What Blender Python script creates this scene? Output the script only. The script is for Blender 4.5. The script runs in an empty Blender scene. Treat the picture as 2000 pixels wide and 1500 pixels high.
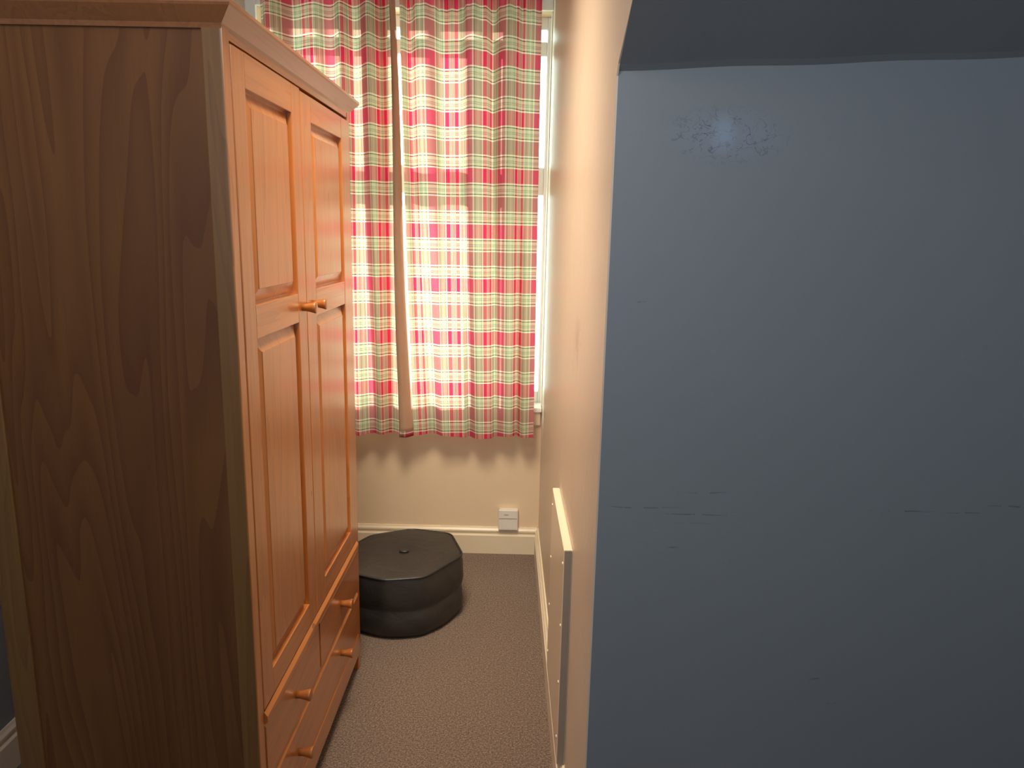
import bpy, bmesh, math, random
from mathutils import Vector, Matrix
random.seed(7)
C = bpy.context.scene.collection
S = bpy.context.scene
PI = math.pi

# ---------------------------------------------------------------- camera
CAMH = 1.5
F_PX, CX, CY = 1449.0, 1000.0, 750.0
def _norm(v): return v.normalized()
ydir = _norm(Vector((1018 - CX, 455 - CY, F_PX)))
dn = Vector((850 - CX, 7865 - CY, F_PX)); dn = _norm(dn - dn.dot(ydir) * ydir)
zdir = -dn
xdir = ydir.cross(zdir)
# rows = world axes in cam frame (x right, y down, z fwd) -> blender cam (x right, y up, -z fwd)
Rw = Matrix(((xdir[0], -xdir[1], -xdir[2]), (ydir[0], -ydir[1], -ydir[2]), (zdir[0], -zdir[1], -zdir[2])))
cam = bpy.data.cameras.new('camera'); cam.sensor_width = 36; cam.lens = 36 * F_PX / 2000
cam.clip_start = 0.02
co = bpy.data.objects.new('camera', cam); C.objects.link(co)
co.matrix_world = Matrix.Translation((0, 0, CAMH)) @ Rw.to_4x4()
S.camera = co

# ---------------------------------------------------------------- light
S.view_settings.view_transform = 'Standard'
S.view_settings.look = 'None'
S.view_settings.gamma = 1
S.view_settings.use_curve_mapping = False
S.view_settings.exposure = 0.0
w = bpy.data.worlds.new('sky'); S.world = w; w.use_nodes = True
bg = w.node_tree.nodes['Background']
bg.inputs[0].default_value = (0.82, 1.0, 0.92, 1); bg.inputs[1].default_value = 6.0
def light(name, kind, loc, direction, energy, color, **kw):
    l = bpy.data.lights.new(name, kind); l.energy = energy; l.color = color
    for k, v in kw.items(): setattr(l, k, v)
    o = bpy.data.objects.new(name, l); C.objects.link(o); o.location = loc
    o.rotation_euler = Vector(direction).to_track_quat('-Z', 'Y').to_euler()
    return o
light('sun', 'SUN', (0, 6, 4), (-0.55, -1, -0.22), 11.5, (1.0, 0.98, 0.92), angle=math.radians(0.8))
# added cool fill behind the camera
light('rear_fill', 'AREA', (-0.3, -1.45, 1.9), (0.1, 1, 0.72), 32.0, (0.70, 0.82, 1.0), shape='RECTANGLE', size=1.4, size_y=1.2)

# added fill light, unseen, above and to the left of the camera
light('overhead_fill', 'POINT', (-0.32, 0.58, 2.12), (0, 0, -1), 10.5, (1.0, 0.97, 0.90), shadow_soft_size=0.18)

light('alcove_fill', 'AREA', (-0.31, 1.80, 2.56), (0, 0.42, -1), 23.0, (1.0, 0.86, 0.64), shape='RECTANGLE', size=0.50, size_y=1.10, spread=math.radians(95))  # added soft fill to brighten the alcove, no known fitting

# ---------------------------------------------------------------- node helpers
def mat(name):
    m = bpy.data.materials.new(name); m.use_nodes = True
    nt = m.node_tree; b = nt.nodes['Principled BSDF']
    return m, nt, b
def N(nt, t, **kw):
    n = nt.nodes.new(t)
    for k, v in kw.items():
        if k.startswith('i_'):
            n.inputs[k[2:].replace('_', ' ')].default_value = v
        else: setattr(n, k, v)
    return n
def L(nt, a, b): nt.links.new(a, b)
def math_(nt, op, a, b=None, clamp=False):
    n = nt.nodes.new('ShaderNodeMath'); n.operation = op; n.use_clamp = clamp
    for i, v in enumerate((a, b)):
        if v is None: continue
        if isinstance(v, (int, float)): n.inputs[i].default_value = v
        else: nt.links.new(v, n.inputs[i])
    return n.outputs[0]
def mixc(nt, fac, a, b, blend='MIX'):
    n = nt.nodes.new('ShaderNodeMix'); n.data_type = 'RGBA'; n.blend_type = blend
    for i, v in ((0, fac), (6, a), (7, b)):
        if isinstance(v, (int, float)): n.inputs[i].default_value = v
        elif isinstance(v, tuple): n.inputs[i].default_value = (*v, 1) if len(v) == 3 else v
        else: nt.links.new(v, n.inputs[i])
    return n.outputs[2]
def ramp(nt, fac, stops, interp='LINEAR'):
    n = nt.nodes.new('ShaderNodeValToRGB'); cr = n.color_ramp; cr.interpolation = interp
    while len(cr.elements) < len(stops): cr.elements.new(0.5)
    for e, (p, c) in zip(cr.elements, stops):
        e.position = p; e.color = (*c, 1) if len(c) == 3 else c
    nt.links.new(fac, n.inputs[0]); return n.outputs[0]
def coords(nt, scale=(1, 1, 1), loc=(0, 0, 0), rot=(0, 0, 0), kind='Object'):
    t = nt.nodes.new('ShaderNodeTexCoord'); m = nt.nodes.new('ShaderNodeMapping')
    m.inputs['Scale'].default_value = scale; m.inputs['Location'].default_value = loc; m.inputs['Rotation'].default_value = rot
    nt.links.new(t.outputs[kind], m.inputs[0]); return m.outputs[0]
def noise(nt, vec, scale, detail=3, rough=0.5, dist=0.0):
    n = nt.nodes.new('ShaderNodeTexNoise'); nt.links.new(vec, n.inputs['Vector'])
    n.inputs['Scale'].default_value = scale; n.inputs['Detail'].default_value = detail
    n.inputs['Roughness'].default_value = rough; n.inputs['Distortion'].default_value = dist
    return n.outputs['Fac']
def bump(nt, h, strength, dist, b):
    n = nt.nodes.new('ShaderNodeBump'); n.inputs['Strength'].default_value = strength; n.inputs['Distance'].default_value = dist
    nt.links.new(h, n.inputs['Height']); nt.links.new(n.outputs[0], b.inputs['Normal'])

# ---------------------------------------------------------------- materials
def paint(name, col, rough=0.6, var=0.06, bscale=60, bstr=0.15):
    m, nt, b = mat(name)
    v = coords(nt)
    n = noise(nt, v, 2.2, 4, 0.55)
    c = mixc(nt, n, tuple(x * (1 - var) for x in col), tuple(min(1, x * (1 + var)) for x in col))
    L(nt, c, b.inputs['Base Color']); b.inputs['Roughness'].default_value = rough
    bump(nt, noise(nt, v, bscale, 3), bstr, 0.002, b)
    return m

def wood(name, axis, light_c, dark_c, coat=1.0, rough=0.36, contrast=1.0, scale=1.0, rings=True):
    m, nt, b = mat(name)
    st = [9.0 * scale] * 3; st[axis] = 0.55 * scale
    v = coords(nt, tuple(st))
    n1 = noise(nt, v, 1.0, 3, 0.5, 0.6)
    # growth rings: bands of the stretched noise
    r = math_(nt, 'MULTIPLY', n1, 11.0)
    fr = math_(nt, 'FRACT', r)
    band = math_(nt, 'POWER', fr, 2.0)
    st2 = [170.0] * 3; st2[axis] = 3.0
    fine = noise(nt, coords(nt, tuple(st2)), 1.0, 2, 0.6)
    f = math_(nt, 'ADD', math_(nt, 'MULTIPLY', band, 0.42 * contrast), math_(nt, 'MULTIPLY', math_(nt, 'SUBTRACT', fine, 0.35), 0.75 * contrast), True)
    big = noise(nt, coords(nt, tuple(x * 0.35 for x in st)), 1.0, 2)
    c = mixc(nt, f, light_c, dark_c)
    c = mixc(nt, math_(nt, 'MULTIPLY', big, 0.35), c, tuple(x * 0.8 for x in dark_c))
    # a few knots / dings
    vo = nt.nodes.new('ShaderNodeTexVoronoi'); st3 = [7.0] * 3; st3[axis] = 4.0
    L(nt, coords(nt, tuple(st3), (3.1, 1.7, 0.3)), vo.inputs['Vector']); vo.inputs['Scale'].default_value = 1.0
    kn = math_(nt, 'LESS_THAN', vo.outputs['Distance'], 0.045)
    c = mixc(nt, math_(nt, 'MULTIPLY', kn, 0.6), c, (0.06, 0.02, 0.006))
    L(nt, c, b.inputs['Base Color'])
    b.inputs['Roughness'].default_value = rough
    b.inputs['Coat Weight'].default_value = coat; b.inputs['Coat Roughness'].default_value = 0.22
    bump(nt, f, 0.06, 0.001, b)
    return m
PINE_L = (0.58, 0.205, 0.042); PINE_D = (0.33, 0.090, 0.015)
M = {}
M['pine_z'] = wood('pine_vertical', 2, PINE_L, PINE_D)
M['pine_y'] = wood('pine_horizontal', 1, PINE_L, PINE_D)
M['pine_x'] = wood('pine_cross', 0, PINE_L, PINE_D)
# veneer side: own grain, base tone darkened to hold its shade
def veneer():
    m, nt, b = mat('shaded_veneer')
    v = coords(nt, (5.0, 5.0, 0.42), (0.7, 0.2, 0.4))
    n1 = noise(nt, v, 1.25, 2, 0.45, 0.5)
    fr = math_(nt, 'FRACT', math_(nt, 'MULTIPLY', n1, 16.0))
    band = math_(nt, 'POWER', fr, 1.6)
    big = noise(nt, coords(nt, (5, 5, 1.3)), 1.0, 3, 0.6)
    fine = noise(nt, coords(nt, (190, 190, 5)), 1.0, 2, 0.6)
    c = mixc(nt, math_(nt, 'MULTIPLY', band, 0.5), (0.255, 0.105, 0.031), (0.10, 0.031, 0.012))
    c = mixc(nt, math_(nt, 'MULTIPLY', big, 0.75), c, (0.08, 0.028, 0.014))
    c = mixc(nt, math_(nt, 'MULTIPLY', fine, 0.3), c, (0.09, 0.03, 0.014))
    L(nt, c, b.inputs['Base Color']); b.inputs['Roughness'].default_value = 0.42
    b.inputs['Coat Weight'].default_value = 0.03; b.inputs['Specular IOR Level'].default_value = 0.25
    return m
M['veneer'] = veneer()
M['post'] = wood('shaded_pine_post', 2, (0.24, 0.115, 0.036), (0.15, 0.062, 0.02), coat=0.05)  # same pine, shade of the near side put into its colour
M['knob_wood'] = wood('knob_wood', 0, (0.42, 0.14, 0.03), (0.28, 0.08, 0.015), coat=.6)
M['cornice'] = wood('shaded_pine_moulding', 1, (0.36, 0.14, 0.05), (0.22, 0.075, 0.025))  # same pine, colour darkened as shade on the downward splay
M['cream'] = paint('cream_wall_paint', (0.84, 0.66, 0.46), 0.55)
M['gloss_cream'] = paint('cream_gloss_paint', (0.84, 0.72, 0.54), 0.3, 0.03, 25, 0.08)
M['white_gloss'] = paint('white_gloss_paint', (0.90, 0.93, 0.88), 0.3, 0.02, 30, 0.05)
M['ceiling'] = paint('white_ceiling_paint', (0.75, 0.74, 0.70), 0.8)
M['plastic'] = paint('white_plastic', (0.82, 0.78, 0.72), 0.3, 0.01, 10, 0.0)
M['board_end'] = paint('grey_brown_board_end', (0.30, 0.25, 0.20), 0.75)
M['black'] = paint('dark_slot', (0.02, 0.02, 0.02), 0.5)
M['metal'], _nt, _b = mat('dull_metal'); _b.inputs['Metallic'].default_value = 1; _b.inputs['Base Color'].default_value = (0.6, 0.58, 0.55, 1); _b.inputs['Roughness'].default_value = 0.35
M['carcass_brown'] = paint('brown_carcass_board', (0.25, 0.13, 0.06), 0.7)  # brown for the carcass boards and the box seam

def ellipse_mask(nt, vec, cx, cz, rx, rz, axis=0, soft=0.5):
    sep = nt.nodes.new('ShaderNodeSeparateXYZ'); L(nt, vec, sep.inputs[0])
    a = math_(nt, 'DIVIDE', math_(nt, 'SUBTRACT', sep.outputs[axis], cx), rx)
    c = math_(nt, 'DIVIDE', math_(nt, 'SUBTRACT', sep.outputs[2], cz), rz)
    d = math_(nt, 'SQRT', math_(nt, 'ADD', math_(nt, 'MULTIPLY', a, a), math_(nt, 'MULTIPLY', c, c)))
    r = nt.nodes.new('ShaderNodeMapRange'); L(nt, d, r.inputs[0])
    r.inputs[1].default_value = 1.0; r.inputs[2].default_value = 1.0 - soft; r.inputs[3].default_value = 0; r.inputs[4].default_value = 1
    return r.outputs[0]
def scribble(nt, vec, scale, width):
    n = noise(nt, vec, scale, 2, 0.5, 1.5)
    d = math_(nt, 'ABSOLUTE', math_(nt, 'SUBTRACT', n, 0.5))
    return math_(nt, 'LESS_THAN', d, width)
def grey_wall():
    m, nt, b = mat('blue_grey_wall_paint')
    v = coords(nt)
    n = noise(nt, v, 1.8, 4, 0.55)
    c = mixc(nt, n, (0.245, 0.262, 0.270), (0.28, 0.294, 0.300))
    # rubbed patch with scuffs
    p1 = ellipse_mask(nt, v, 0.345, 1.668, 0.115, 0.05, 0, 0.9)
    c = mixc(nt, math_(nt, 'MULTIPLY', p1, 0.35), c, (0.33, 0.38, 0.52))
    p0 = ellipse_mask(nt, v, 0.338, 1.672, 0.026, 0.038, 0, 0.7)
    c = mixc(nt, math_(nt, 'MULTIPLY', p0, 0.5), c, (0.36, 0.46, 0.56))
    vs = coords(nt, (1.0, 1.0, 1.7), rot=(0, 0.45, 0))
    s1 = scribble(nt, vs, 20, 0.010); s2 = scribble(nt, coords(nt, (1.6, 1, 1.2), (5, 1, 3), (0, -0.5, 0)), 26, 0.010)
    s = math_(nt, 'MAXIMUM', s1, s2)
    grain = math_(nt, 'GREATER_THAN', noise(nt, v, 90, 2), 0.42)
    edge = math_(nt, 'SUBTRACT', math_(nt, 'POWER', p1, 0.7), math_(nt, 'MULTIPLY', p0, 0.8), True)
    s = math_(nt, 'MULTIPLY', math_(nt, 'MULTIPLY', s, grain), edge)
    c = mixc(nt, math_(nt, 'MULTIPLY', s, 0.75, True), c, (0.05, 0.06, 0.09))
    # long horizontal scrapes
    for (cx, cz, rx, rz, t) in ((0.23, 1.003, 0.10, 0.0016, .6), (0.335, 0.989, 0.09, 0.0014, .7), (0.36, 1.034, 0.05, 0.0016, .6), (0.72, 1.008, 0.07, 0.0018, .7), (0.96, 1.02, 0.11, 0.002, .7), (0.84, 1.006, 0.05, 0.0013, .6),
                                (0.60, 0.655, 0.018, 0.003, .6), (0.63, 0.60, 0.018, 0.003, .6), (0.30, 0.92, 0.014, 0.002, .5), (0.21, 1.383, 0.02, 0.0014, .5), (0.335, 0.97, 0.05, 0.001, .4)):
        wob = nt.nodes.new('ShaderNodeMapping'); wob.inputs['Rotation'].default_value = (0, random.uniform(-0.05, 0.05), 0)
        nn = noise(nt, v, 6, 2); 
        cmb = nt.nodes.new('ShaderNodeCombineXYZ'); L(nt, math_(nt, 'MULTIPLY', math_(nt, 'SUBTRACT', nn, 0.5), 0.02), cmb.inputs[2])
        ad = nt.nodes.new('ShaderNodeVectorMath'); ad.operation = 'ADD'; L(nt, v, ad.inputs[0]); L(nt, cmb.outputs[0], ad.inputs[1])
        k = ellipse_mask(nt, ad.outputs[0], cx, cz, rx, rz, 0, 0.9)
        br = math_(nt, 'GREATER_THAN', noise(nt, v, 45, 2), 0.45)
        c = mixc(nt, math_(nt, 'MULTIPLY', math_(nt, 'MULTIPLY', k, br), t), c, (0.05, 0.05, 0.06))
    L(nt, c, b.inputs['Base Color'])
    b.inputs['Roughness'].default_value = 0.52
    lr = noise(nt, coords(nt, (5, 5, 220)), 1, 2)
    h = math_(nt, 'ADD', noise(nt, v, 90, 3), math_(nt, 'MULTIPLY', lr, 0.4))
    bump(nt, h, 0.12, 0.002, b)
    return m
M['grey'] = grey_wall()
def white_wall():
    m, nt, b = mat('cream_partition_paint')
    v = coords(nt)
    n = noise(nt, v, 3, 4, 0.6)
    c = mixc(nt, n, (0.76, 0.615, 0.47), (0.84, 0.70, 0.55))
    k = ellipse_mask(nt, v, 1.80, 1.245, 0.10, 0.075, 1, 0.8)
    k = math_(nt, 'MULTIPLY', k, math_(nt, 'GREATER_THAN', noise(nt, v, 30, 3), 0.45))
    c = mixc(nt, math_(nt, 'MULTIPLY', k, 0.35), c, (0.40, 0.28, 0.18))
    L(nt, c, b.inputs['Base Color']); b.inputs['Roughness'].default_value = 0.42
    bump(nt, noise(nt, coords(nt, (1, 10, 4)), 3, 3), 0.25, 0.006, b)
    return m
M['partition'] = white_wall()
def carpet():
    m, nt, b = mat('brown_loop_carpet')
    v = coords(nt)
    rows = nt.nodes.new('ShaderNodeTexVoronoi'); L(nt, coords(nt, (110, 190, 1)), rows.inputs['Vector']); rows.inputs['Scale'].default_value = 1
    n1 = noise(nt, v, 170, 4, 0.75); n2 = noise(nt, v, 5, 3, 0.6); n3 = noise(nt, v, 420, 2, 0.6)
    f = math_(nt, 'ADD', math_(nt, 'MULTIPLY', n1, 0.9), math_(nt, 'MULTIPLY', n3, 0.7))
    c = ramp(nt, f, [(0.66, (0.050, 0.031, 0.022)), (0.80, (0.17, 0.110, 0.078)), (0.96, (0.50, 0.37, 0.27))])
    c = mixc(nt, math_(nt, 'MULTIPLY', n2, 0.4), c, (0.17, 0.105, 0.08))
    L(nt, c, b.inputs['Base Color']); b.inputs['Roughness'].default_value = 0.95
    b.inputs['Sheen Weight'].default_value = 0.15
    h = math_(nt, 'ADD', math_(nt, 'SUBTRACT', 1.0, rows.outputs['Distance']), n3)
    bump(nt, h, 0.9, 0.004, b)
    return m
M['carpet'] = carpet()
def leather():
    m, nt, b = mat('black_faux_leather')
    v = coords(nt)
    c = mixc(nt, noise(nt, v, 7, 4, 0.6), (0.013, 0.013, 0.014), (0.032, 0.030, 0.029))
    L(nt, c, b.inputs['Base Color']); b.inputs['Roughness'].default_value = 0.42
    b.inputs['Specular IOR Level'].default_value = 0.7
    h = math_(nt, 'ADD', math_(nt, 'MULTIPLY', noise(nt, v, 9, 3, 0.5, 1.0), 3.0), math_(nt, 'MULTIPLY', noise(nt, v, 220, 2), 0.15))
    bump(nt, h, 0.35, 0.006, b)
    return m
M['leather'] = leather()
def glass():
    m = bpy.data.materials.new('window_glass'); m.use_nodes = True; nt = m.node_tree; nt.nodes.clear()
    o = nt.nodes.new('ShaderNodeOutputMaterial'); mx = nt.nodes.new('ShaderNodeMixShader'); mx.inputs[0].default_value = 0.06
    t = nt.nodes.new('ShaderNodeBsdfTransparent'); t.inputs[0].default_value = (0.93, 0.97, 0.94, 1)
    g = nt.nodes.new('ShaderNodeBsdfGlossy'); g.inputs['Roughness'].default_value = 0.02
    L(nt, t.outputs[0], mx.inputs[1]); L(nt, g.outputs[0], mx.inputs[2]); L(nt, mx.outputs[0], o.inputs[0])
    return m
M['glass'] = glass()

# tartan: the same sett runs both ways through the cloth
CR = (0.66, 0.65, 0.45); SG = (0.48, 0.50, 0.36); LT = (0.92, 0.88, 0.72); DK = (0.03, 0.035, 0.025)
RED = (0.66, 0.012, 0.085); ROSE = (0.58, 0.12, 0.19); BRN = (0.40, 0.17, 0.14)
def sett(nt, coord, period, phase, redA, redB, base):
    t = math_(nt, 'FRACT', math_(nt, 'ADD', math_(nt, 'DIVIDE', coord, period * 2), phase))
    def cb(o):
        return [(o + .000, LT), (o + .026, DK), (o + .045, base), (o + .090, DK), (o + .100, base), (o + .116, DK), (o + .125, LT), (o + .131, DK), (o + .138, base), (o + .198, DK), (o + .217, LT)]
    st = cb(0.0) + [(0.245, redA)] + cb(0.5) + [(0.745, redB)]
    st = [(0.0001 if p == 0 else p, c) for p, c in st]
    return ramp(nt, t, st, 'CONSTANT')
def tartan():
    m = bpy.data.materials.new('red_tartan_cotton'); m.use_nodes = True; nt = m.node_tree; nt.nodes.clear()
    uv = nt.nodes.new('ShaderNodeUVMap'); uv.uv_map = 'UVMap'
    sep = nt.nodes.new('ShaderNodeSeparateXYZ'); L(nt, uv.outputs[0], sep.inputs[0])
    P = 0.1135
    weft = sett(nt, sep.outputs[1], P, PH_V, RED, BRN, CR)
    PW = 0.200
    t = math_(nt, 'FRACT', math_(nt, 'ADD', math_(nt, 'DIVIDE', sep.outputs[0], PW), 0.30))
    st = [(0.0001, ROSE), (.235, LT), (.255, SG), (.285, DK), (.293, SG), (.36, LT), (.37, SG), (.43, DK), (.438, SG), (.46, LT), (.475, RED), (.565, LT), (.575, BRN), (.60, LT), (.61, BRN), (.635, SG), (.65, BRN), (.67, LT), (.68, RED), (.765, LT), (.78, SG), (.83, DK), (.838, SG), (.89, LT), (.90, SG), (.945, DK), (.953, SG), (.98, LT)]
    warp = ramp(nt, t, st, 'CONSTANT')
    fs = math_(nt, 'FRACT', math_(nt, 'MULTIPLY', sep.outputs[0], 1 / 0.0045))
    warp = mixc(nt, math_(nt, 'MULTIPLY', math_(nt, 'LESS_THAN', fs, 0.35), 0.22), warp, CR)
    c = mixc(nt, 0.5, weft, warp)
    th = noise(nt, uv.outputs[0], 700, 1)
    c = mixc(nt, math_(nt, 'MULTIPLY', th, 0.25), c, (0.9, 0.8, 0.7), 'MULTIPLY')
    d = nt.nodes.new('ShaderNodeBsdfDiffuse'); L(nt, c, d.inputs[0])
    tr = nt.nodes.new('ShaderNodeBsdfTranslucent')
    ct = mixc(nt, 1.0, c, (1.0, 0.97, 0.91), 'MULTIPLY'); L(nt, ct, tr.inputs[0])
    mx = nt.nodes.new('ShaderNodeMixShader'); mx.inputs[0].default_value = 0.42
    L(nt, d.outputs[0], mx.inputs[1]); L(nt, tr.outputs[0], mx.inputs[2])
    o = nt.nodes.new('ShaderNodeOutputMaterial'); L(nt, mx.outputs[0], o.inputs[0])
    return m
PH_V = (0.1225 - 1.672 / (2 * 0.1135)) % 1.0
M['tartan'] = tartan()
def lining():
    m = bpy.data.materials.new('tan_lining_cotton'); m.use_nodes = True; nt = m.node_tree; nt.nodes.clear()
    v = coords(nt)
    c = mixc(nt, noise(nt, v, 12, 3), (0.52, 0.32, 0.22), (0.58, 0.37, 0.26))
    d = nt.nodes.new('ShaderNodeBsdfDiffuse'); L(nt, c, d.inputs[0])
    tr = nt.nodes.new('ShaderNodeBsdfTranslucent'); L(nt, c, tr.inputs[0])
    mx = nt.nodes.new('ShaderNodeMixShader'); mx.inputs[0].default_value = 0.12
    L(nt, d.outputs[0], mx.inputs[1]); L(nt, tr.outputs[0], mx.inputs[2])
    o = nt.nodes.new('ShaderNodeOutputMaterial'); L(nt, mx.outputs[0], o.inputs[0])
    return m
M['lining'] = lining()

# ---------------------------------------------------------------- mesh helpers
class MB:
    def __init__(s): s.bm = bmesh.new()
    def box(s, x0, x1, y0, y1, z0, z1, bev=0.0, seg=2):
        r = bmesh.ops.create_cube(s.bm, size=1)
        vs = r['verts']
        for v in vs:
            v.co = Vector((x0 + (v.co.x + .5) * (x1 - x0), y0 + (v.co.y + .5) * (y1 - y0), z0 + (v.co.z + .5) * (z1 - z0)))
        if bev > 0:
            es = list({e for v in vs for e in v.link_edges})
            bmesh.ops.bevel(s.bm, geom=es, offset=bev, segments=seg, affect='EDGES', profile=0.5)
        return s
    def prism(s, pts, axis, a0, a1):
        """pts: 2D polygon in the plane perpendicular to axis (x->(y,z), y->(x,z), z->(x,y))"""
        def mk(p, a):
            return {0: (a, p[0], p[1]), 1: (p[0], a, p[1]), 2: (p[0], p[1], a)}[axis]
        A = [s.bm.verts.new(mk(p, a0)) for p in pts]; B = [s.bm.verts.new(mk(p, a1)) for p in pts]
        n = len(pts)
        s.bm.faces.new(A); s.bm.faces.new(B[::-1])
        for i in range(n): s.bm.faces.new((A[i], B[i], B[(i + 1) % n], A[(i + 1) % n]))
        return s
    def sweep(s, profiles):
        """list of closed loops (same count) joined, ends capped"""
        R = [[s.bm.verts.new(p) for p in lp] for lp in profiles]
        n = len(R[0])
        for a, b in zip(R, R[1:]):
            for i in range(n): s.bm.faces.new((a[i], a[(i + 1) % n], b[(i + 1) % n], b[i]))
        s.bm.faces.new(R[0][::-1]); s.bm.faces.new(R[-1])
        return s
    def build(s, name, m, parent=None, smooth=False, angle=None):
        bmesh.ops.recalc_face_normals(s.bm, faces=s.bm.faces)
        me = bpy.data.meshes.new(name)
        off = world_loc(parent)
        bmesh.ops.translate(s.bm, verts=s.bm.verts, vec=-off)
        s.bm.to_mesh(me); s.bm.free()
        o = bpy.data.objects.new(name, me); C.objects.link(o); me.materials.append(m)
        if parent: o.parent = parent
        if smooth:
            for p in me.polygons: p.use_smooth = True
        return o
def world_loc(o):
    v = Vector((0, 0, 0))
    while o is not None: v += o.location; o = o.parent
    return v
def thing(name, loc, label, cat, group=None):
    o = bpy.data.objects.new(name, None); C.objects.link(o); o.location = loc; o.empty_display_size = 0.1
    o['label'] = label; o['category'] = cat
    if group: o['group'] = group
    return o
def tag(o, label, cat, group=None):
    o['label'] = label; o['category'] = cat
    if group: o['group'] = group
    return o
def struct(o): o['kind'] = 'structure'; return o

# ---------------------------------------------------------------- the room
XL, XR, YR, YB, ZC = -1.40, 2.0, -1.6, 3.32, 2.60
def wx(y): return 0.113 + (YB - y) * 0.020            # face of the cream partition
YG = 1.318                                             # blue-grey wall plane
struct(MB().box(XL - .1, XR + .1, YR - .1, YB + .25, -.1, 0).build('floor', M['carpet']))
struct(MB().box(XL - .1, XR + .1, YR - .1, YB + .25, ZC, ZC + .1).build('ceiling', M['ceiling']))
struct(MB().box(XL - .1, XL, YR - .1, YB + .25, 0, ZC).build('wall_left', M['grey']))
struct(MB().box(XL, XR, YR - .1, YR, 0, ZC).build('wall_rear', M['grey']))
struct(MB().box(XR, XR + .1, YR - .1, YB + .25, 0, ZC).build('wall_right', M['grey']))
# window wall with its opening
OX0, OX1, OZ0, OZ1 = -1.12, 0.113, 0.70, 2.40
wb = MB()
wb.box(XL, OX0, YB, YB + .22, 0, ZC); wb.box(OX0, OX1, YB, YB + .22, 0, OZ0); wb.box(OX0, OX1, YB, YB + .22, OZ1, ZC); wb.box(OX1, XR, YB, YB + .22, 0, ZC)
struct(wb.build('wall_back', M['cream']))
# cream partition (its visible face runs back to the window) and the grey wall with the sloping bulkhead
ZS = 1.768                                             # height where the slope starts at the corner
SL = 0.52
ytop = YG - (ZC - ZS) / SL
def skewbox(bm, x_left, pts, x_right):
    A = [bm.verts.new((x_left(p[0]), p[0], p[1])) for p in pts]; B = [bm.verts.new((x_right, p[0], p[1])) for p in pts]
    n = len(pts); bm.faces.new(A); bm.faces.new(B[::-1])
    for i in range(n): bm.faces.new((A[i], B[i], B[(i + 1) % n], A[(i + 1) % n]))
pw = MB()
skewbox(pw.bm, wx, [(YG, 0), (YG, ZS - .03), (YG - .001, ZS - .008), (YG - .014, ZS + 0.009), (ytop, ZC), (YB, ZC), (YB, 0)], wx(YG) + .003)
struct(pw.build('wall_partition', M['partition']))
gw = MB()
n = 40
xs = [wx(YG) + 0.003 + (XR - wx(YG)) * i / n for i in range(n + 1)]
def zedge(x): return ZS + 0.040 * min(1.0, max(0, (x - wx(YG)) / 0.80)) + 0.0012 * math.sin(x * 23)
rows = []
for x in xs:
    z0 = zedge(x)
    rows.append([(x, YG - .0005, 0), (x, YG - .0005, z0), (x, YG - .003 - 0.01, z0 + 0.008), (x, YG - (ZC - z0) / SL, ZC), (x, YG + .3, ZC), (x, YG + .3, 0)])
gw.sweep(rows)
struct(gw.build('wall_middle', M['grey']))

# skirting boards
def skirt_profile(t=0.018, h=0.130):
    return [(0, 0), (t, 0), (t, h - .040), (t * .62, h - .034), (t * .62, h - .028), (t * .85, h - .022), (t * .85, h - .014), (t * .45, h - .006), (t * .3, h), (0, h)]
def skirt(name, a, b, nrm):
    a = Vector(a); b = Vector(b); nrm = Vector(nrm)
    loops = []
    for q in (a, b):
        loops.append([tuple(q + nrm * d + Vector((0, 0, z))) for d, z in skirt_profile()])
    return struct(MB().sweep(loops).build(name, M['gloss_cream']))
skirt('baseboard_back', (XL, YB, 0), (wx(YB), YB, 0), (0, -1, 0))
skirt('baseboard_partition', (wx(YB), YB, 0), (wx(YG), YG + .0, 0), (-1, 0, 0))
skirt('baseboard_left', (XL, YR, 0), (XL, YB, 0), (1, 0, 0))

# ---------------------------------------------------------------- window
WY0, WY1 = 3.40, 3.45
GX1 = .094; MX0, MX1 = -.070, .030
win = bpy.data.objects.new('window_1', None); C.objects.link(win); win.location = (-.5, YB + .1, OZ0); struct(win)
f = MB()
f.box(OX0, OX0 + .10, WY0, WY1 + .04, OZ0, OZ1, .004); f.box(GX1, OX1, WY0, WY1 + .04, OZ0, OZ1, .004)
f.box(OX0 + .10, GX1, WY0, WY1 + .04, 2.350, OZ1, .004); f.box(OX0 + .10, GX1, WY0, WY1 + .04, OZ0, .775, .004)
f.build('window_frame', M['white_gloss'], win)
f = MB(); f.box(OX0 + .10, GX1, WY0 + .01, WY1 + .02, 2.245, 2.305, .004); f.build('transom', M['white_gloss'], win)
f = MB(); f.box(MX0, MX1, WY0 + .005, WY1 + .02, .775, 2.245, .004); f.build('mullion', M['white_gloss'], win)
f = MB(); f.box(OX0 + .10, GX1, WY0 + .008, WY1 + .03, 1.665, 1.785, .004); f.build('meeting_rail', M['white_gloss'], win)
for (x0, x1, z0, z1) in ((OX0 + .10, MX0, .775, 1.665), (MX1, GX1, .775, 1.665), (OX0 + .10, MX0, 1.785, 2.245), (MX1, GX1, 1.785, 2.245), (OX0 + .10, GX1, 2.305, 2.35)):
    MB().box(x0, x1, WY0 + .028, WY0 + .032, z0, z1).build('pane', M['glass'], win)
f = MB(); f.box(OX0 - .02, OX1 - .002, 3.285, WY0, OZ0, OZ0 + .022, .004); f.build('window_sill', M['white_gloss'], win)
f = MB(); f.box(OX0, OX1 - .006, 3.300, YB, .635, OZ0, .003); f.build('apron', M['gloss_cream'], win)
f = MB(); f.box(OX0 - .045, OX0, 3.303, YB, OZ0 + .022, OZ1 + .05, .004); f.box(OX0, OX1, 3.303, YB, OZ1, OZ1 + .05, .004); f.build('architrave', M['white_gloss'], win)
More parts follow.
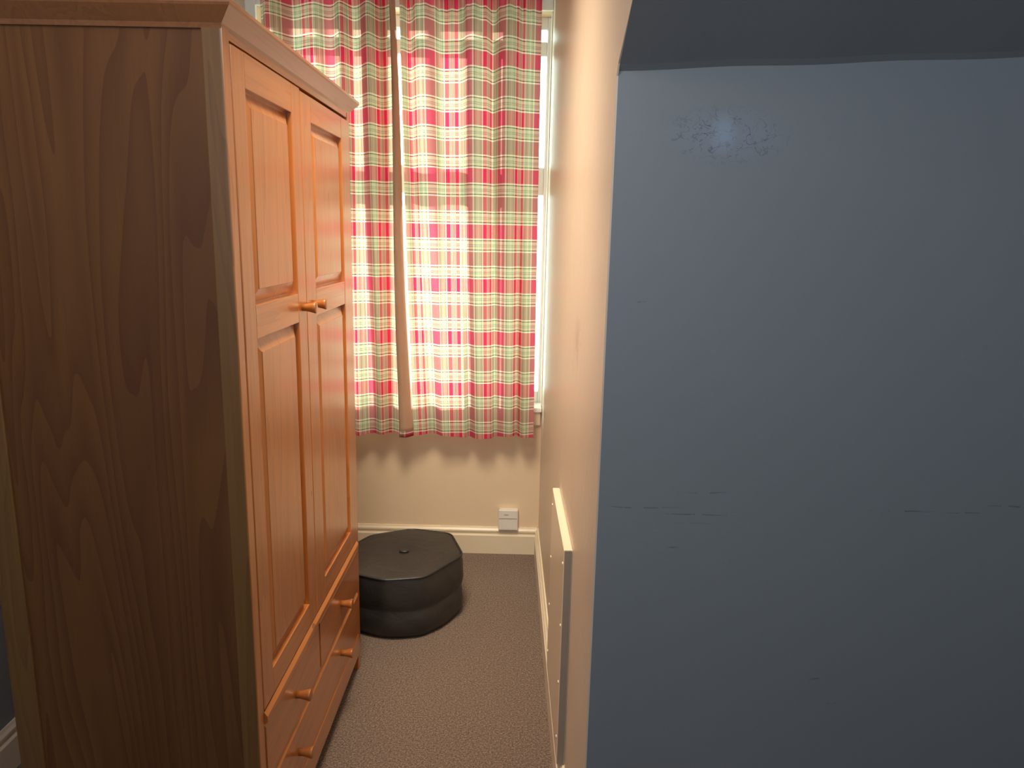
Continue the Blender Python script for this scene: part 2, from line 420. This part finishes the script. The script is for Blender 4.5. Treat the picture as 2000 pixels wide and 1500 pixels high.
f = MB(); f.box(OX1 - .006, OX1 - .0005, 3.325, WY0, OZ0 + .022, OZ1, .003); f.build('reveal_lining', M['white_gloss'], win)

# ---------------------------------------------------------------- curtains
CY0 = 3.205
def curtain_mesh(name, parent, x_of, y_of, ztop, zbot, ns=260, nz=110, m=None):
    """x_of(s,t), y_of(s,t), s across 0..1, t 0 at top..1 at bottom; uv in metres of cloth"""
    bm = bmesh.new(); uvl = bm.loops.layers.uv.new('UVMap')
    off = world_loc(parent)
    G = []; U = []
    for j in range(nz + 1):
        t = j / nz; row = []; us = [0.0]; px = None
        for i in range(ns + 1):
            s = i / ns
            z = ztop + (zbot(s) - ztop) * t
            p = Vector((x_of(s, t), y_of(s, t), z))
            if px is not None: us.append(us[-1] + math.hypot(p.x - px.x, p.y - px.y))
            px = p; row.append(bm.verts.new(p - off))
        G.append(row)
        U.append(us)
    # cloth width is the same at every height: use the mean arc length
    mean = [sum(U[j][i] for j in range(nz + 1)) / (nz + 1) for i in range(ns + 1)]
    for j in range(nz):
        for i in range(ns):
            fc = bm.faces.new((G[j][i], G[j + 1][i], G[j + 1][i + 1], G[j][i + 1])); fc.smooth = True
            for lp, (a, b) in zip(fc.loops, ((j, i), (j + 1, i), (j + 1, i + 1), (j, i + 1))):
                s = b / ns
                lp[uvl].uv = (mean[b], G[a][b].co.z + off.z)
    me = bpy.data.meshes.new(name); bm.to_mesh(me); bm.free()
    o = bpy.data.objects.new(name, me); C.objects.link(o); o.parent = parent; me.materials.append(m or M['tartan'])
    return o
def smoothstep(a, b, x):
    x = max(0, min(1, (x - a) / (b - a))); return x * x * (3 - 2 * x)
def interp(pts, x):
    for (a, va), (b, vb) in zip(pts, pts[1:]):
        if x <= b:
            k = (x - a) / (b - a); k = 0.5 - 0.5 * math.cos(PI * max(0, k)); return va + (vb - va) * k
    return pts[-1][1]
# right curtain: fold line given as depth (towards the room) along its width
right_fold_top = [(0, .010), (.06, -.035), (.17, .045), (.32, -.040), (.40, -.030), (.53, .050), (.60, .02), (.66, -.045), (.77, .045), (.90, -.01), (1, -.03)]
right_fold_bot = [(0, .035), (.09, .010), (.16, -.030), (.24, .040), (.42, .02), (.47, -.03), (.56, .045), (.64, .035), (.69, -.02), (.80, .03), (.86, -.03), (.93, .05), (1, .02)]
curtain_r = thing('curtain', (-.2, CY0, 2.47), 'right hand red and cream tartan curtain hanging beside the cream partition wall', 'curtain')
def rx(s, t):
    x0 = -.511 + .050 * t ** 1.5; x1 = .058 + .012 * t
    return x0 + (x1 - x0) * (s + .010 * math.sin(2 * PI * s * 5 + 1))
def ry(s, t):
    a = interp(right_fold_top, s); b = interp(right_fold_bot, s); k = smoothstep(.25, 1, t)
    gather = .012 * math.sin(s * 2 * PI * 17) * smoothstep(.10, 0, t)
    return CY0 - (a * (1 - k) + b * k) * (1 if t > .06 else .55 + t * 7.5) * (1.1 - .5 * t) - gather
curtain_mesh('cloth', curtain_r, rx, ry, 2.47, lambda s: .604 + .006 * math.sin(s * 9), 300)
left_fold_top = [(0, -.03), (.10, .05), (.24, -.035), (.42, .02), (.52, -.02), (.62, .045), (.70, -.03), (.82, .05), (.90, -.03), (1, .02)]
left_fold_bot = [(0, -.02), (.12, .045), (.28, -.03), (.46, .03), (.60, -.02), (.68, .045), (.77, -.02), (.86, .045), (.93, -.02), (1, .03)]
curtain_l = thing('curtain', (-.8, CY0, 2.47), 'left hand red and cream tartan curtain partly hidden behind the wardrobe', 'curtain')
def lx(s, t):
    x0 = -1.075; x1 = -.528 + .010 * t
    return x0 + (x1 - x0) * (s + .006 * math.sin(2 * PI * s * 5 + 2))
def ly(s, t):
    a = interp(left_fold_top, s); b = interp(left_fold_bot, s); k = smoothstep(.2, 1, t)
    return CY0 - .012 - (a * (1 - k) + b * k) * (1 if t > .06 else .55 + t * 7.5) * (1.1 - .5 * t)
curtain_mesh('cloth', curtain_l, lx, ly, 2.47, lambda s: .608 + .006 * math.sin(s * 7 + 1), 280)
# the cloth doubled back behind the leading edge
o = curtain_mesh('folded_edge', curtain_l, lambda s, t: -.628 + .014 * t + .092 * s, lambda s, t: CY0 + .044 + .006 * math.sin(s * 5 + t * 4), 2.46, lambda s: .612, 24, 90)
# plain lined leading edge, turned towards the room
def hx(s, t):
    a = -.542 + .022 * t; wdt = .018 + .040 * t ** 1.2
    return a + wdt * s + .004 * math.sin(t * 7)
def hy(s, t): return CY0 - .050 - .020 * math.sin(PI * s) + .030 * s - .006 * math.sin(t * 5)
o = curtain_mesh('lining', curtain_l, hx, hy, 2.46, lambda s: .628, 12, 90, M['lining']); o['label'] = 'plain tan turned edge'
o.modifiers.new('thick', 'SOLIDIFY').thickness = .003
def hx2(s, t): return hx(s, t)
def hem_strip():
    bm = MB()
    prev = None
    loops = []
    for i in range(13):
        s = i / 12; x = hx(s, 1); y = hy(s, 1)
        loops.append([(x, y - .004, .606), (x, y + .002, .606), (x, y + .002, .634), (x, y - .004, .634)])
    bm.sweep(loops); return bm
o = hem_strip().build('hem', M['tartan'], curtain_l, True)
uvl = o.data.uv_layers.new(name='UVMap')
for lp in o.data.loops:
    v = o.data.vertices[lp.vertex_index].co; uvl.data[lp.index].uv = (v.x + 3.03, v.z + 2.47)
# rail above
rail = thing('curtain_rail', (-.5, YB, 2.49), 'white curtain rail fixed above the window', 'curtain rail')
r_ = MB(); r_.box(-1.12, .100, CY0 - .012, CY0 + .012, 2.472, 2.500, .004); r_.build('track', M['plastic'], rail)
for x in (-1.05, -.5, .05):
    r_ = MB(); r_.box(x - .012, x + .012, CY0, YB, 2.478, 2.498, .002); r_.build('bracket', M['plastic'], rail)

# ---------------------------------------------------------------- wardrobe
XF = -0.530; XB = -1.045; Y0 = 1.380; Y1 = 2.352; ZT = 1.850
wd = thing('wardrobe', ((XF + XB) / 2, (Y0 + Y1) / 2, 0), 'tall varnished pine wardrobe with two panelled doors above three drawers', 'wardrobe')
# corner posts that run down as legs
for (xa, xb) in ((XF - .036, XF), (XB, XB + .052)):
    for (ya, yb) in ((Y0, Y0 + .030), (Y1 - .028, Y1)):
        m_ = M['pine_z'] if False else M['post']
        o = MB().box(xa, xb, ya, yb, 0, ZT, .0025).build('corner_post', M['post'] if ya == Y0 else M['pine_z'], wd)
# side panels set back from the posts
MB().box(XB + .050, XF - .034, Y0 + .006, Y0 + .020, .075, ZT).build('side_panel', M['veneer'], wd)
MB().box(XB + .050, XF - .034, Y1 - .020, Y1 - .006, .075, ZT).build('side_panel', M['veneer'], wd)
MB().box(XB + .004, XB + .010, Y0 + .028, Y1 - .026, .075, ZT).build('back_panel', M['carcass_brown'], wd)
MB().box(XB + .01, XF - .03, Y0 + .028, Y1 - .026, ZT - .02, ZT - .002).build('top_board', M['carcass_brown'], wd)
MB().box(XB + .01, XF - .03, Y0 + .028, Y1 - .026, .455, .470).build('shelf', M['carcass_brown'], wd)
MB().box(XB + .01, XF - .03, Y0 + .028, Y1 - .026, .080, .095).build('bottom_board', M['carcass_brown'], wd)
# face frame
MB().box(XF - .024, XF + .0015, Y0 + .001, Y0 + .033, .060, ZT, .002).build('face_stile', M['pine_z'], wd)
MB().box(XF - .024, XF + .0015, Y1 - .030, Y1 - .001, .060, ZT, .002).build('face_stile', M['pine_z'], wd)
MB().box(XF - .024, XF + .0005, Y0 + .033, Y1 - .030, 1.826, ZT, .0015).build('top_rail', M['pine_y'], wd)
b_ = MB()  # rounded rail between doors and drawers
prof = [(XF - .03, .452), (XF + .002, .452), (XF + .009, .457), (XF + .009, .470), (XF + .002, .480), (XF - .03, .480)]
b_.prism(prof, 1, Y0 + .033, Y1 - .030); b_.build('middle_rail', M['pine_y'], wd)
MB().box(XF - .024, XF, Y0 + .033, Y1 - .030, .296, .306, .001).build('drawer_rail', M['pine_y'], wd)
MB().box(XF - .024, XF, 1.8395, 1.8505, .306, .452, .001).build('drawer_divider', M['pine_z'], wd)
b_ = MB(); b_.prism([(XF - .024, .062), (XF + .002, .062), (XF + .004, .066), (XF + .004, .136), (XF - .002, .142), (XF - .024, .142)], 1, Y0 + .033, Y1 - .030)
b_.build('bottom_rail', M['pine_y'], wd)
# cornice: splayed moulding running round front and sides
def cornice():
    mb = MB()
    prof = [(-.010, 1.838), (.000, 1.838), (.003, 1.846), (.006, 1.849), (.026, 1.869), (.028, 1.873), (.028, 1.879), (-.010, 1.879)]
    def pt(corner, d, z):
        x = {'f': XF + d, 'b': XB - 0.0}[corner[0]]
        y = {'n': Y0 - d, 'r': Y1 + d}[corner[1]]
        return (x, y, z)
    loops = [[pt(c, d, z) for d, z in prof] for c in ('bn', 'fn', 'fr', 'br')]
    mb.sweep(loops); return mb
cornice().build('cornice', M['cornice'], wd)
MB().box(XB, XF - .008, Y0 + .008, Y1 - .008, 1.866, 1.878).build('top_panel', M['pine_y'], wd)

def fielded(y0, y1, z0, z1, x_edge, x_field, bev):
    """raised-and-fielded panel facing +x: sunk margin, sloping bevel, flat field"""
    mb = MB(); bm = mb.bm
    def ring(i, x): return [bm.verts.new((x, y0 + i, z0 + i)), bm.verts.new((x, y1 - i, z0 + i)), bm.verts.new((x, y1 - i, z1 - i)), bm.verts.new((x, y0 + i, z1 - i))]
    R = [ring(-.006, x_edge - .012), ring(-.006, x_edge), ring(.004, x_edge), ring(bev, x_field - .0015), ring(bev + .001, x_field)]
    for a, b in zip(R, R[1:]):
        for i in range(4): bm.faces.new((a[i], a[(i + 1) % 4], b[(i + 1) % 4], b[i]))
    bm.faces.new(R[-1]); bm.faces.new(R[0][::-1])
    return mb
def knob(y, z, x0, parent, r=0.0125, ln=0.034):
    mb = MB(); prof = [(0, r * .72), (ln * .3, r * .74), (ln * .75, r * 1.0), (ln * .92, r * 1.14), (ln * .98, r * 1.10), (ln, r * .95), (ln * 1.01, 0.001)]
    n = 28; loops = []
    for d, rr in prof: loops.append([(x0 + d, y + rr * math.cos(2 * PI * i / n), z + rr * math.sin(2 * PI * i / n)) for i in range(n)])
    mb.sweep(loops)
    o = mb.build('knob', M['knob_wood'], parent, True)
    return o
def door(y0, y1, stl, str_, knob_y, zt):
    zb = .484
    x0, x1 = XF - .019, XF + .003
    d = MB()
    d.box(x0, x1, y0, y0 + stl, zb, zt, .0022); d.box(x0, x1, y1 - str_, y1, zb, zt, .0022)
    do = d.build('door', M['pine_z'], wd)
    for (a, b) in ((1.757, zt), (1.279, 1.347), (zb, .545)):
        MB().box(x0 + .001, x1 - .0004, y0 + stl + .0005, y1 - str_ - .0005, a, b, .0012).build('door_rail', M['pine_y'], do)
    for (a, b) in ((1.347, 1.757), (.545, 1.279)):
        fielded(y0 + stl, y1 - str_, a, b, x1 - .0145, x1 - .002, .030).build('raised_panel', M['pine_z'], do)
    knob(knob_y, 1.312, x1, do)
    return do
d1 = door(1.4145, 1.8335, .0640, .0660, 1.797, 1.8215)
d2 = door(1.8370, 2.3210, .0860, .0810, 1.893, 1.8175)
def drawer(y0, y1, z0, z1, knobs):
    x0, x1 = XF - .017, XF + .004
    d = MB(); d.prism([(x0, z0), (x1 - .004, z0), (x1, z0 + .006), (x1, z1 - .009), (x1 - .006, z1), (x0, z1)], 1, y0, y1)
    d.box(XB + .05, x0, y0 + .012, y1 - .012, z0 + .012, z0 + .10)
    do = d.build('drawer', M['pine_y'], wd)
    for k in knobs: knob(k, (z0 + z1) / 2 - .002, x1, do, .0130, .036)
drawer(1.4145, 1.8385, .3075, .4510, [1.628])
drawer(1.8515, 2.3210, .3075, .4510, [2.085])
drawer(1.4145, 2.3210, .1435, .2950, [1.628, 2.075])

# ---------------------------------------------------------------- pouffe
PC = Vector((-.437, 2.750, 0))
pf = thing('pouffe', PC, 'black faux leather pouffe on the carpet below the window', 'pouffe')
poly = [(-.436 + .0, 2.985), (-.265, 2.945), (-.198, 2.735), (-.325, 2.530), (-.470, 2.497), (-.640, 2.560), (-.690, 2.730), (-.600, 2.905)]
def poly_r(a):
    d = Vector((math.cos(a), math.sin(a)))
    best = 9
    for i in range(len(poly)):
        p = Vector(poly[i]) - PC.xy; q = Vector(poly[(i + 1) % len(poly)]) - PC.xy
        e = q - p; den = d.x * e.y - d.y * e.x
        if abs(den) < 1e-9: continue
        t = (p.x * e.y - p.y * e.x) / den; u = (p.x * d.y - p.y * d.x) / den
        if t > 0 and -1e-6 <= u <= 1 + 1e-6: best = min(best, t)
    return best
NA = 144
raw = [poly_r(2 * PI * i / NA) for i in range(NA)]
rad = [sum(raw[(i + k) % NA] * wk for k, wk in zip(range(-3, 4), (1, 2, 3, 4, 3, 2, 1))) / 16 for i in range(NA)]
def pr(i, k): # blend to round by k
    return rad[i] * (1 - k) + .240 * k
def loop(prof_z, scale, k, wob=0.0, ph=0):
    out = []
    for i in range(NA):
        a = 2 * PI * i / NA; r = pr(i, k) * scale + wob * math.sin(a * 9 + ph) + wob * .6 * math.sin(a * 17 + 2 * ph)
        out.append((PC.x + r * math.cos(a), PC.y + r * math.sin(a), prof_z + wob * .5 * math.sin(a * 3 + ph)))
    return out
side = [(.002, .86, .6, 0), (.006, .93, .5, .001), (.025, .975, .45, .0015), (.055, 1.00, .4, .002), (.080, 1.000, .4, .002), (.100, .985, .38, .001), (.112, .968, .35, 0), (.120, .966, .33, 0), (.132, .985, .3, .001), (.160, 1.01, .25, .002), (.190, 1.012, .15, .002), (.220, 1.0, .06, .001), (.240, .985, .0, 0), (.247, .98, .0, 0), (.2475, .7, .2, 0), (.2475, .05, .5, 0)]
mb = MB(); mb.sweep([loop(z, s, k, w_, z * 60) for z, s, k, w_ in side]); mb.build('side', M['leather'], pf, True)
top = [(.246, .975, 0, 0), (.250, .97, 0, 0), (.2515, .94, 0, .0004), (.2525, .88, .02, .0022), (.2540, .75, .05, .002), (.2555, .55, .1, .0008), (.2550, .35, .3, .0), (.2535, .16, .6, 0), (.2495, .06, 1, 0), (.249, .01, 1, 0)]
mb = MB(); mb.sweep([loop(z, s, k, w_, 2.0) for z, s, k, w_ in top]); mb.build('top', M['leather'], pf, True)
mb = MB()
lps = []
bm = mb.bm; rings = []
for i in range(NA):
    a = 2 * PI * i / NA; r = rad[i] * .985; c = Vector((PC.x + r * math.cos(a), PC.y + r * math.sin(a), .2490)); dr = Vector((math.cos(a), math.sin(a), 0))
    rings.append([bm.verts.new(c + dr * .0042 * math.cos(b) + Vector((0, 0, .0042 * math.sin(b)))) for b in [2 * PI * k / 8 for k in range(8)]])
for i in range(NA):
    A = rings[i]; B = rings[(i + 1) % NA]
    for k in range(8): bm.faces.new((A[k], A[(k + 1) % 8], B[(k + 1) % 8], B[k]))
mb.build('piping', M['leather'], pf, True)
mb = MB(); n = 24
mb.sweep([[(PC.x + r * math.cos(2 * PI * i / n), PC.y + .6 * r * math.sin(2 * PI * i / n), z) for i in range(n)] for r, z in ((.010, .248), (.019, .250), (.020, .2545), (.015, .2575), (.004, .2585))])
mb.build('button', M['leather'], pf, True)

# ---------------------------------------------------------------- wall box, boxing panel
sk = thing('wall_box', (-.031, YB, .125), 'small white plastic wall box mounted above the skirting under the window', 'wall box')
MB().box(-.077, .015, YB - .034, YB, .126, .226, .004, 3).build('cover', M['plastic'], sk)
MB().box(-.077 + .004, .011, YB - .0352, YB - .033, .1835, .1850).build('seam', M['carcass_brown'], sk)
MB().box(-.050, -.030, YB - .0352, YB - .033, .2025, .2040).build('slot', M['black'], sk)

bp = thing('boxing_panel', (wx(1.9), 1.95, .13), 'low cream painted board screwed to the partition wall above the skirting', 'panel')
BY0, BY1 = 1.715, 2.175
mb = MB(); bm = mb.bm
A = [bm.verts.new((wx(y) - d, y, z)) for z in (.131, .734) for (y, d) in ((BY0, .0005), (BY1, .0005), (BY1, .0215), (BY0, .0215))]
for q in ((0, 1, 2, 3), (4, 5, 6, 7), (0, 1, 5, 4), (1, 2, 6, 5), (2, 3, 7, 6), (3, 0, 4, 7)): bm.faces.new([A[i] for i in q])
bmesh.ops.bevel(bm, geom=list(bm.edges), offset=.0015, segments=2, affect='EDGES')
mb.build('board', M['gloss_cream'], bp)
A = None
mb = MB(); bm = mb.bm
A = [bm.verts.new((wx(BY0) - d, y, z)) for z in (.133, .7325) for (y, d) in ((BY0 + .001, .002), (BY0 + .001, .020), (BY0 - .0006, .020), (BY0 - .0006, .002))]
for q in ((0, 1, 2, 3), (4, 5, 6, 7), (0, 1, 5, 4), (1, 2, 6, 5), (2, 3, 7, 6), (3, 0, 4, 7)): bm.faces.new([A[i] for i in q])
o = mb.build('end_strip', M['board_end'], bp); o['label'] = 'grey brown end'  # grey-brown strip on the near end, darker than the board
for y in (BY0 + .02, BY1 - .03):
    for z in (.20, .36, .52, .69):
        mb = MB(); n = 12
        mb.sweep([[(wx(y) - .0215 - d, y + r * math.cos(2 * PI * i / n), z + r * math.sin(2 * PI * i / n)) for i in range(n)] for d, r in ((-.001, .0045), (.0015, .0045), (.0025, .003), (.0026, .001))])
        mb.build('screw', M['gloss_cream'], bp, True)
